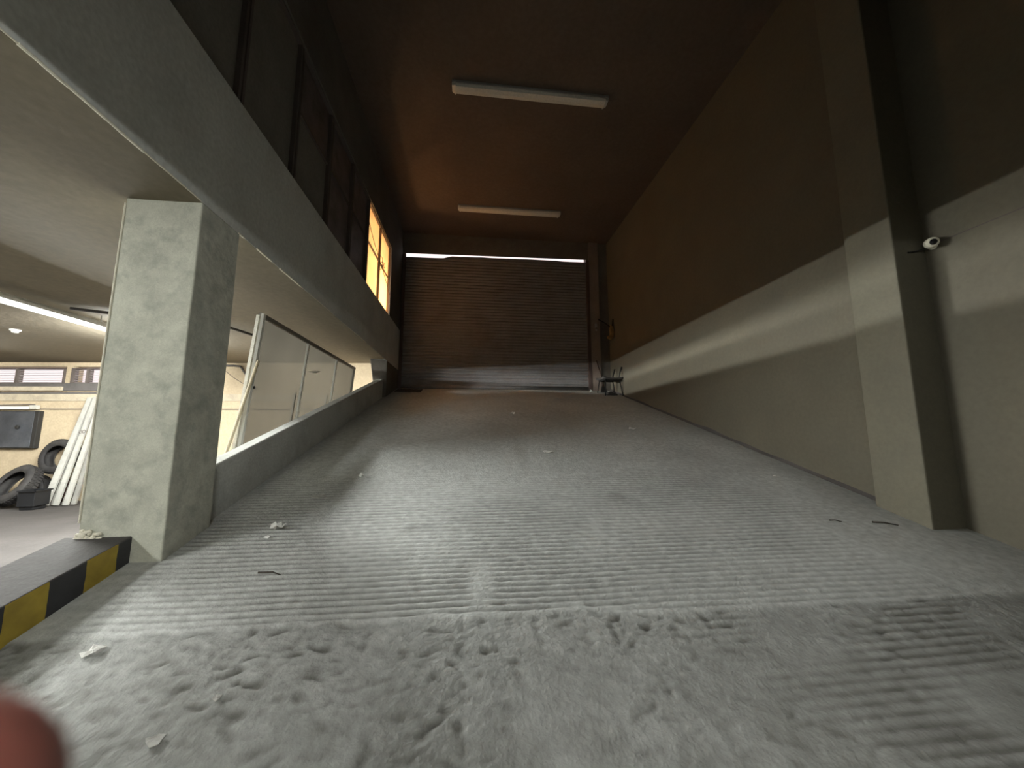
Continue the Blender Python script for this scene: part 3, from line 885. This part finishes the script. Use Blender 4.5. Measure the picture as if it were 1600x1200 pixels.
# scraps on the parking floor
def scrap(name, loc, size, label, mat='paper', group=None, seed=0, normal_slope=True, rot=0.0, flat=0.35):
    rnd = random.Random(seed)
    bm = B()
    nseg = 9
    c = bm.verts.new((0, 0, size * flat * 0.9))
    ring = []
    for k in range(nseg):
        a = 2 * math.pi * k / nseg
        rr = size * rnd.uniform(0.55, 1.15)
        ring.append(bm.verts.new((rr * math.cos(a), rr * 0.7 * math.sin(a), size * rnd.uniform(0.05, flat * 1.6))))
    ring2 = []
    for k in range(nseg):
        a = 2 * math.pi * (k + 0.5) / nseg
        rr = size * rnd.uniform(0.3, 0.6)
        ring2.append(bm.verts.new((rr * math.cos(a), rr * 0.7 * math.sin(a), size * rnd.uniform(0.0, flat * 2))))
    for k in range(nseg):
        bm.faces.new((ring[k], ring[(k + 1) % nseg], ring2[k]))
        bm.faces.new((ring2[k], ring[(k + 1) % nseg], ring2[(k + 1) % nseg]))
        bm.faces.new((ring2[k], ring2[(k + 1) % nseg], c))
    o = build(name, bm, M[mat])
    md = o.modifiers.new('thick', 'SOLIDIFY'); md.thickness = 0.003
    o.location = loc
    o.rotation_euler = (math.atan(0.27) if normal_slope else 0, 0, rot)
    return tag(o, label, 'litter', group)
scrap('paper_scrap', (-9.15, 8.35, Z_P + 0.004), 0.13, 'pale paper scrap on the parking floor left of the black bucket', 'paper', None, 41, False)

def on_ramp(x, y, dz=0.004):
    return (x, y, rz(y) + dz)
G = 'paper scraps on the ramp'
scrap('paper_scrap', on_ramp(-1.64, 1.965), 0.046, 'torn white paper scrap on the rough floor near the yellow and black kerb', 'paper', G, 1, flat=0.3)
scrap('paper_scrap', on_ramp(-1.375, 2.955, 0.008), 0.055, 'crumpled white paper clump on the grooves in front of the column, the upper of two', 'paper', G, 2, flat=0.5)
scrap('paper_scrap', on_ramp(-1.385, 2.85), 0.026, 'small white paper bit just below the crumpled clump near the column', 'paper', G, 3)
scrap('paper_scrap', on_ramp(-1.062, 3.885, 0.012), 0.036, 'small square white scrap alone on the ramp left of its middle', 'paper', G, 4, flat=0.6)
scrap('paper_scrap', on_ramp(-1.30, 3.475), 0.055, 'faint grey flat scrap on the ramp left side above the crumpled clump', 'paper_grey', G, 5, flat=0.08)
scrap('paper_scrap', on_ramp(0.954, 4.59, 0.010), 0.075, 'flat oval pale scrap in the middle of the smooth ramp', 'paper', G, 6, flat=0.12)
scrap('paper_scrap', on_ramp(2.547, 5.67, 0.010), 0.085, 'white scrap on the upper ramp toward the right wall', 'paper', G, 7, flat=0.3)
scrap('paper_scrap', on_ramp(0.762, 6.71, 0.010), 0.06, 'tiny white scrap high on the middle of the ramp', 'paper', G, 8, flat=0.4)
scrap('paper_scrap', on_ramp(2.034, 8.40, 0.010), 0.11, 'thin pale scrap near the top of the ramp before the shutter', 'paper_grey', G, 9, flat=0.15)
scrap('bright_point', on_ramp(3.16, 9.42), 0.045, 'white scrap standing for a bright point of light at the right bottom corner of the shutter', 'paper', None, 10, flat=0.8)  # white scrap standing in for a small point of light
scrap('paper_scrap', on_ramp(-1.085, 1.57), 0.035, 'pale tan flake on the rough floor at the bottom of the view', 'paper_grey', G, 11, flat=0.1)
scrap('paper_scrap', on_ramp(3.275, 3.75, 0.01), 0.02, 'tiny white speck on the ramp close to the right wall', 'paper', G, 12)
scrap('paper_scrap', on_ramp(-0.55, 4.2, 0.01), 0.022, 'tiny white speck on the ramp left of the middle', 'paper', G, 13)
scrap('paper_scrap', on_ramp(-0.97, 1.71), 0.022, 'small pale flake on the rough floor right of the tan flake', 'paper_grey', G, 14, flat=0.12)

def twig(p0, p1, r, label):
    bm = B()
    a, b = Vector(on_ramp(*p0, r)), Vector(on_ramp(*p1, r))
    mid = a.lerp(b, 0.5) + Vector((0.01, 0.015, 0.004))
    tube(bm, [a, mid, b], r, 6, r * 0.5)
    tag(build('twig', bm, M['twig'], smooth=True), label, 'twig', 'twigs on the ramp')
twig((3.30, 2.81), (3.46, 2.75), 0.008, 'dark twig on the ramp beside the foot of the pilaster')
twig((2.96, 2.86), (3.04, 2.83), 0.006, 'short dark twig on the grooved ramp left of the pilaster twig')
twig((-1.24, 2.47), (-1.10, 2.44), 0.006, 'dark thin twig on the grooves right of the kerb end')

# dark rag at the left foot of the shutter
bm = B()
nx, ny = 14, 8
g = [[bm.verts.new((-1.82 + 0.62 * i / nx + 0.03 * noise.noise(Vector((j, 0, 2))), 9.0 + 0.42 * j / ny + 0.05 * noise.noise(Vector((i * .4, 3, 0))),
                    rz(9.0 + 0.42 * j / ny) + 0.012 + 0.03 * max(0, noise.noise(Vector((i * .35, j * .5, 0)))))) for i in range(nx + 1)] for j in range(ny + 1)]
for j in range(ny):
    for i in range(nx): bm.faces.new((g[j][i], g[j][i + 1], g[j + 1][i + 1], g[j + 1][i]))
o = build('floor_rag', bm, M['dark_gap'], smooth=True)
md = o.modifiers.new('thick', 'SOLIDIFY'); md.thickness = 0.008
tag(o, 'dark flattened rag on the floor at the left foot of the shutter', 'rag')

# ------------------------------------------------------------------ chair, broom and shoe by the shutter
cy = 9.02
ch = tag(empty('chair', (3.52, cy, rz(cy)), (0, 0, R(8))), 'broken dark chair with bare back posts at the right of the shutter', 'chair')
bm = B()
nx, ny = 10, 8
sv = [[bm.verts.new((-0.27 + 0.54 * i / nx, -0.2 + 0.4 * j / ny, 0.40 + 0.03 * ((i / nx - .5) ** 2) * 4 + 0.018 * ((j / ny - .5) ** 2) * 4)) for i in range(nx + 1)] for j in range(ny + 1)]
for j in range(ny):
    for i in range(nx): bm.faces.new((sv[j][i], sv[j][i + 1], sv[j + 1][i + 1], sv[j + 1][i]))
o = build('seat', bm, M['seat'], ch, smooth=True)
md = o.modifiers.new('thick', 'SOLIDIFY'); md.thickness = 0.045; md.offset = -1
for a, b in (((-0.20, -0.16), (-0.24, -0.20)), ((0.18, -0.16), (0.25, -0.20)), ((-0.20, 0.16), (-0.24, 0.2)), ((0.18, 0.16), (0.25, 0.2))):
    bm = B()
    lx, ly = b
    tube(bm, [(a[0], a[1], 0.38), (lx, ly, 0.27 * ly + 0.012)], 0.014, 8)
    build('leg', bm, M['black'], ch, smooth=True)
for s in (-1, 1):
    bm = B(); tube(bm, [(0.17, s * 0.16, 0.40), (0.20, s * 0.165, 0.54), (0.255, s * 0.17, 0.70)], 0.016, 8, 0.02)
    build('back_post', bm, M['black'], ch, smooth=True)
bm = B(); tube(bm, [(-0.21, -0.17, 0.36), (0.19, -0.17, 0.36), (0.19, 0.17, 0.36), (-0.21, 0.17, 0.36), (-0.21, -0.17, 0.36)], 0.012, 8)
build('seat_frame', bm, M['black'], ch)

br = tag(empty('broom', (3.50, 9.40, rz(9.40))), 'dark broom standing upright behind the broken chair', 'broom')
bm = B(); tube(bm, [(0.0, 0, 0.12), (-0.03, 0.1, 0.5), (-0.09, 0.24, 0.90)], 0.016, 8); build('handle', bm, M['broom_wood'], br, smooth=True)
bm = B(); hexa(bm, [(-0.07, -0.03, 0.03), (0.07, -0.03, 0.03), (0.07, 0.03, 0.045), (-0.07, 0.03, 0.045), (-0.045, -0.02, 0.16), (0.045, -0.02, 0.16), (0.045, 0.02, 0.16), (-0.045, 0.02, 0.16)])
build('brush_head', bm, M['black'], br)
bm = B()
for i in range(12):
    for j in range(3):
        x, y = -0.065 + 0.13 * i / 11, -0.025 + 0.025 * j
        tube(bm, [(x * 0.9, y, 0.05), (x * 1.15, y * 1.2, 0.27 * y + 0.002)], 0.004, 4)
build('bristles', bm, M['black'], br)

sh = tag(empty('shoe', (3.55, 8.98, rz(8.98)), (math.atan(0.27), 0, R(10))), 'old dark shoe with pale opening under the broken chair', 'shoe')
bm = B()
sec = [(-0.14, 0.035, 0.075), (-0.10, 0.042, 0.085), (-0.02, 0.042, 0.07), (0.06, 0.048, 0.055), (0.12, 0.042, 0.04), (0.15, 0.02, 0.025)]
rings = []
for x, w, h in sec:
    rings.append([bm.verts.new((x, w * math.cos(a), 0.012 + h * max(0, math.sin(a)) ** 0.8)) for a in [math.pi * k / 8 for k in range(9)]])
for a, b in zip(rings, rings[1:]):
    for k in range(8): bm.faces.new((a[k], a[k + 1], b[k + 1], b[k]))
bm.faces.new(rings[0]); bm.faces.new(rings[-1])
build('upper', bm, M['shoe'], sh, smooth=True)
bm = B(); hexa(bm, [(-0.145, -0.04, 0.001), (0.15, -0.035, 0.001), (0.15, 0.035, 0.001), (-0.145, 0.04, 0.001), (-0.145, -0.042, 0.018), (0.155, -0.037, 0.018), (0.155, 0.037, 0.018), (-0.145, 0.042, 0.018)])
build('sole', bm, M['black'], sh, bevel=0.004)
bm = B(); lathe(bm, [(0.036, 0.0), (0.034, 0.012), (0.0, 0.016)], 14)
build('lining', bm, M['shoe_light'], sh, loc=(-0.085, 0, 0.088))

# things hung on the wall beside the shutter
hk = tag(empty('hanging_bag', (3.73, 9.35, 2.62)), 'ochre cloth bag hanging on a dark strap beside the shutter', 'bag')
bm = B()
pr = [(-0.02, 0.26), (0.05, 0.20), (0.085, 0.05), (0.07, -0.08), (0.0, -0.16), (-0.10, -0.12), (-0.09, -0.06), (-0.02, -0.02), (-0.03, 0.1)]
f0 = [bm.verts.new((x, -0.05, z)) for x, z in pr]; f1 = [bm.verts.new((x, 0.05, z)) for x, z in pr]
bm.faces.new(f0); bm.faces.new(f1[::-1])
for k in range(len(pr)): bm.faces.new((f0[k], f0[(k + 1) % len(pr)], f1[(k + 1) % len(pr)], f1[k]))
build('cloth', bm, M['bag'], hk, bevel=0.02)
bm = B(); tube(bm, [(-0.26, 0.2, 0.46), (-0.14, 0.05, 0.32), (-0.02, 0.0, 0.20), (0.05, 0.0, 0.22), (0.08, 0.02, 0.42)], 0.018, 6)
build('strap', bm, M['black'], hk)
sw = tag(empty('switch_box', (3.42, Y_END - 0.05, 2.88)), 'small pale switch box on the brown jamb beside the shutter', 'switch')
bm = B(); box(bm, -0.035, 0.035, -0.04, 0, 0.0, 0.10); build('box', bm, M['fixture_base'], sw, bevel=0.005)
bm = B(); box(bm, -0.02, 0.02, -0.05, 0.0, -0.10, -0.06); build('plug', bm, M['fixture_base'], sw)
bm = B(); box(bm, -0.012, 0.012, -0.05, -0.04, 0.03, 0.07); build('rocker', bm, M['fixture_base'], sw)
bm = B(); tube(bm, [(0, -0.03, 0.0), (0.01, -0.04, -0.06)], 0.006, 6); build('cable', bm, M['black'], sw)

# ------------------------------------------------------------------ surveillance camera by the pilaster
cc = tag(empty('security_camera', (3.955, 2.60, 1.615)), 'small white security camera with black lens beside the pilaster on the right wall', 'camera')
bm = B(); lathe(bm, [(0.035, 0), (0.035, 0.012), (0.02, 0.018)], 16); build('mount', bm, M['cctv'], cc, loc=(0.045, 0.02, 0.0), rot=(0, R(-90), 0))
bm = B(); tube(bm, [(0.03, 0.02, 0.0), (0.0, 0.01, 0.0)], 0.012, 8); build('arm', bm, M['cctv'], cc)
hd = Vector((-0.62, -0.72, -0.22)).normalized()
q = Vector((0, 0, 1)).rotation_difference(hd).to_euler()
bm = B(); lathe(bm, [(0.0, -0.05), (0.03, -0.045), (0.042, -0.02), (0.043, 0.03), (0.040, 0.05), (0.032, 0.055)], 24)
build('housing', bm, M['cctv'], cc, smooth=True, loc=(-0.035, -0.02, 0.0), rot=q)
bm = B(); lathe(bm, [(0.024, 0.05), (0.024, 0.062), (0.018, 0.066), (0.0, 0.068)], 20)
build('lens', bm, M['lens'], cc, smooth=True, loc=(-0.035, -0.02, 0.0), rot=q)
bm = B(); tube(bm, [(0.02, 0.03, -0.01), (-0.06, 0.06, -0.035), (-0.14, 0.075, -0.045)], 0.007, 6)
build('cable', bm, M['black'], cc)

# ------------------------------------------------------------------ the person taking the picture: only one fingertip is in view
def photographer():
    root = tag(empty('person', (-0.05, -0.42, -1.5)), 'person standing with raised arms, seen only as a blurred reddish fingertip at the lower left', 'person')
    O = Vector(root.location)
    yaw, pit = R(6.374), R(7.406)
    rgt = Vector((math.cos(yaw), -math.sin(yaw), 0))
    fwd = Vector((math.sin(yaw) * math.cos(pit), math.cos(yaw) * math.cos(pit), math.sin(pit)))
    up = rgt.cross(fwd)
    def H(p): return rgt * p[0] + fwd * p[1] + up * p[2] - O       # hand coordinates: x right, y ahead, z up
    V, E, Rd = [], [], []
    def add(p, r, to=None):
        V.append(tuple(p)); Rd.append(r if isinstance(r, tuple) else (r, r))
        if to is not None: E.append((to, len(V) - 1))
        return len(V) - 1
    pelvis = add((0, 0, 0.93), (0.165, 0.11))
    waist = add((0, 0.0, 1.10), (0.145, 0.10), pelvis)
    chest = add((0, 0.01, 1.28), (0.165, 0.115), waist)
    base = add((0, 0.0, 1.40), (0.11, 0.08), chest)
    neck = add((0, 0.01, 1.47), 0.056, base)
    chin = add((0, 0.025, 1.54), 0.072, neck)
    skull = add((0, 0.02, 1.63), (0.082, 0.098), chin)
    crown = add((0, 0.01, 1.70), 0.06, skull)
    nose = add((0, 0.125, 1.60), 0.013, skull)
    for s in (-1, 1):
        add((s * 0.09, 0.015, 1.61), (0.012, 0.024), skull)
        hip = add((s * 0.10, 0.0, 0.84), (0.095, 0.095), pelvis)
        kn = add((s * 0.115, 0.02, 0.49), 0.06, hip)
        ca = add((s * 0.12, -0.01, 0.34), 0.055, kn)
        an = add((s * 0.125, -0.02, 0.09), 0.04, ca)
        add((s * 0.135, 0.15, 0.035), (0.045, 0.03), an)
    d = Vector((-0.60, -0.36, -0.71)).normalized()
    l = Vector((-0.88, 0.05, 0.22)); l = (l - d * l.dot(d)).normalized()
    tip0 = Vector((-0.0334, 0.0245, -0.0222))
    for s in (-1, 1):
        m = lambda p: Vector((p[0] * (1 if s < 0 else -1), p[1] - (0.05 if s > 0 else 0), p[2]))
        sh = add((s * 0.19, 0.0, 1.37), 0.062, base)
        wrist_p = H(m(tip0 + d * 0.185 + l * 0.022))
        el = add(Vector((s * 0.30, 0.12, 1.13)), 0.043, sh)
        fa = add(Vector((s * 0.30, 0.12, 1.13)).lerp(wrist_p, 0.45), 0.040, el)
        wr = add(wrist_p, 0.026, fa)
        palm = add(H(m(tip0 + d * 0.135 + l * 0.024)), (0.030, 0.024), wr)
        for off, back, sc in ((0.0, 0.0, 1.0), (0.020, 0.004, 0.74), (0.039, 0.010, 0.66), (0.056, 0.020, 0.56)):
            prev = add(H(m(tip0 + d * 0.092 + l * off)), 0.0105, palm)
            for t, r in ((0.046, 0.0098), (0.023, 0.0096), (0.0, 0.0086)):
                bend = Vector((0.0, 0.008, 0.004)) * (1 if t == 0.046 else 0)
                prev = add(H(m(tip0 + d * (0.092 - (0.092 - t) * sc + back) + l * off + bend)), r, prev)
        t0 = add(H(m(tip0 + d * 0.135 - l * 0.014 + Vector((0, .012, 0)))), 0.014, palm)
        t1 = add(H(m(tip0 + d * 0.112 - l * 0.030 + Vector((0, .0, -0.01)))), 0.011, t0)
        add(H(m(tip0 + d * 0.090 - l * 0.030 + Vector((0, -.022, -0.015)))), 0.009, t1)
    me = bpy.data.meshes.new('body'); me.from_pydata(V, E, [])
    o = bpy.data.objects.new('body', me); COL.objects.link(o); o.parent = root
    md = o.modifiers.new('skin', 'SKIN')
    if not me.skin_vertices: me.skin_vertices.new()
    for i, sv_ in enumerate(me.skin_vertices[0].data):
        sv_.radius = Rd[i]; sv_.use_root = (i == 0)
    md.use_smooth_shade = True
    sb = o.modifiers.new('sub', 'SUBSURF'); sb.levels = 2; sb.render_levels = 2
    me.materials.append(M['skin'])
    # nail of the fingertip before the lens
    bm = B()
    upn = d.cross(l).normalized()
    if upn.y < 0: upn = -upn
    sid = d.cross(upn)
    rows = []
    for i in range(6):
        row = []
        for j in range(7):
            a = (j / 6 - 0.5) * 1.2
            row.append(bm.verts.new(H(tip0 + d * (0.003 + 0.010 * i / 5) + (sid * math.sin(a) + upn * math.cos(a)) * 0.0046)))
        rows.append(row)
    for a, b in zip(rows, rows[1:]):
        for j in range(6): bm.faces.new((a[j], a[j + 1], b[j + 1], b[j]))
    n_ = build('fingernail', bm, M['nail'], root, smooth=True)
    md = n_.modifiers.new('thick', 'SOLIDIFY'); md.thickness = 0.0006
    # shirt, trousers, shoes, hair
    def shell(name, pts, mat, seg=24):
        bm = B(); rings = []
        for (x, y, z), rx, ry in pts:
            rings.append([bm.verts.new((x + rx * math.cos(2 * math.pi * k / seg), y + ry * math.sin(2 * math.pi * k / seg), z)) for k in range(seg)])
        for a, b in zip(rings, rings[1:]):
            for k in range(seg): bm.faces.new((a[k], a[(k + 1) % seg], b[(k + 1) % seg], b[k]))
        return build(name, bm, M[mat], root, smooth=True)
    shell('shirt', [((0, 0, 0.86), .19, .135), ((0, 0, 1.1), .175, .13), ((0, 0.01, 1.28), .20, .145), ((0, 0, 1.38), .20, .12), ((0, 0, 1.44), .11, .085), ((0, 0.005, 1.475), .068, .068)], 'sleeve')
    for s in (-1, 1):
        bm = B(); e = Vector((s * 0.30, 0.12, 1.13)); w_ = H(Vector(((-1 if s < 0 else 1) * 0.17, -0.05, -0.17)))
        tube(bm, [(s * 0.15, 0, 1.38), (s * 0.21, 0.0, 1.35), e.lerp(Vector((s * .2, 0, 1.37)), .4), e, e.lerp(w_, 0.35)], 0.075, 16, 0.055)
        build('sleeve', bm, M['sleeve'], root, smooth=True)
        shell('trouser_leg', [((s * 0.135, -0.02, 0.07), .065, .07), ((s * 0.12, 0.0, 0.34), .075, .08), ((s * 0.115, 0.02, 0.49), .08, .085), ((s * 0.10, 0.0, 0.80), .11, .12), ((s * 0.08, 0, 0.95), .115, .135)], 'cabinet')
        bm = B(); hexa(bm, [(s * .135 - .05, -0.09, 0.0), (s * .135 + .05, -0.09, 0.0), (s * .14 + .045, 0.2, 0.0), (s * .14 - .045, 0.2, 0.0),
                            (s * .135 - .045, -0.08, 0.1), (s * .135 + .045, -0.08, 0.1), (s * .14 + .035, 0.19, 0.05), (s * .14 - .035, 0.19, 0.05)])
        build('shoe', bm, M['black'], root, bevel=0.02)
    bm = B()
    bmesh.ops.create_uvsphere(bm, u_segments=24, v_segments=14, radius=1.0, matrix=Matrix.Translation((0, -0.008, 1.655)) @ Matrix.Diagonal((0.098, 0.115, 0.105, 1)))
    bmesh.ops.delete(bm, geom=[v for v in bm.verts if (v.co.y > 0.06 and v.co.z < 1.69) or v.co.z < 1.60], context='VERTS')
    build('hair', bm, M['black'], root, smooth=True)
photographer()

# ------------------------------------------------------------------ daylight outside
w = bpy.data.worlds.new('World'); scene.world = w
w.use_nodes = True
bg = w.node_tree.nodes['Background']
bg.inputs[0].default_value = (1.0, 0.86, 0.86, 1)
bg.inputs[1].default_value = 0.36

# ------------------------------------------------------------------ camera
YAW, PITCH = 6.374, 7.406
cam = bpy.data.cameras.new('Camera')
cam.sensor_fit = 'HORIZONTAL'
cam.sensor_width = 36.0
cam.lens = 36.0 * 577.0 / 1600.0
cam.clip_start = 0.004
cam.clip_end = 200
cam.dof.use_dof = True
cam.dof.focus_distance = 4.0
cam.dof.aperture_fstop = 6.0
co = bpy.data.objects.new('Camera', cam)
COL.objects.link(co)
co.location = (0, 0, 0)
co.rotation_euler = (R(90 + PITCH), 0, R(-YAW))
scene.camera = co
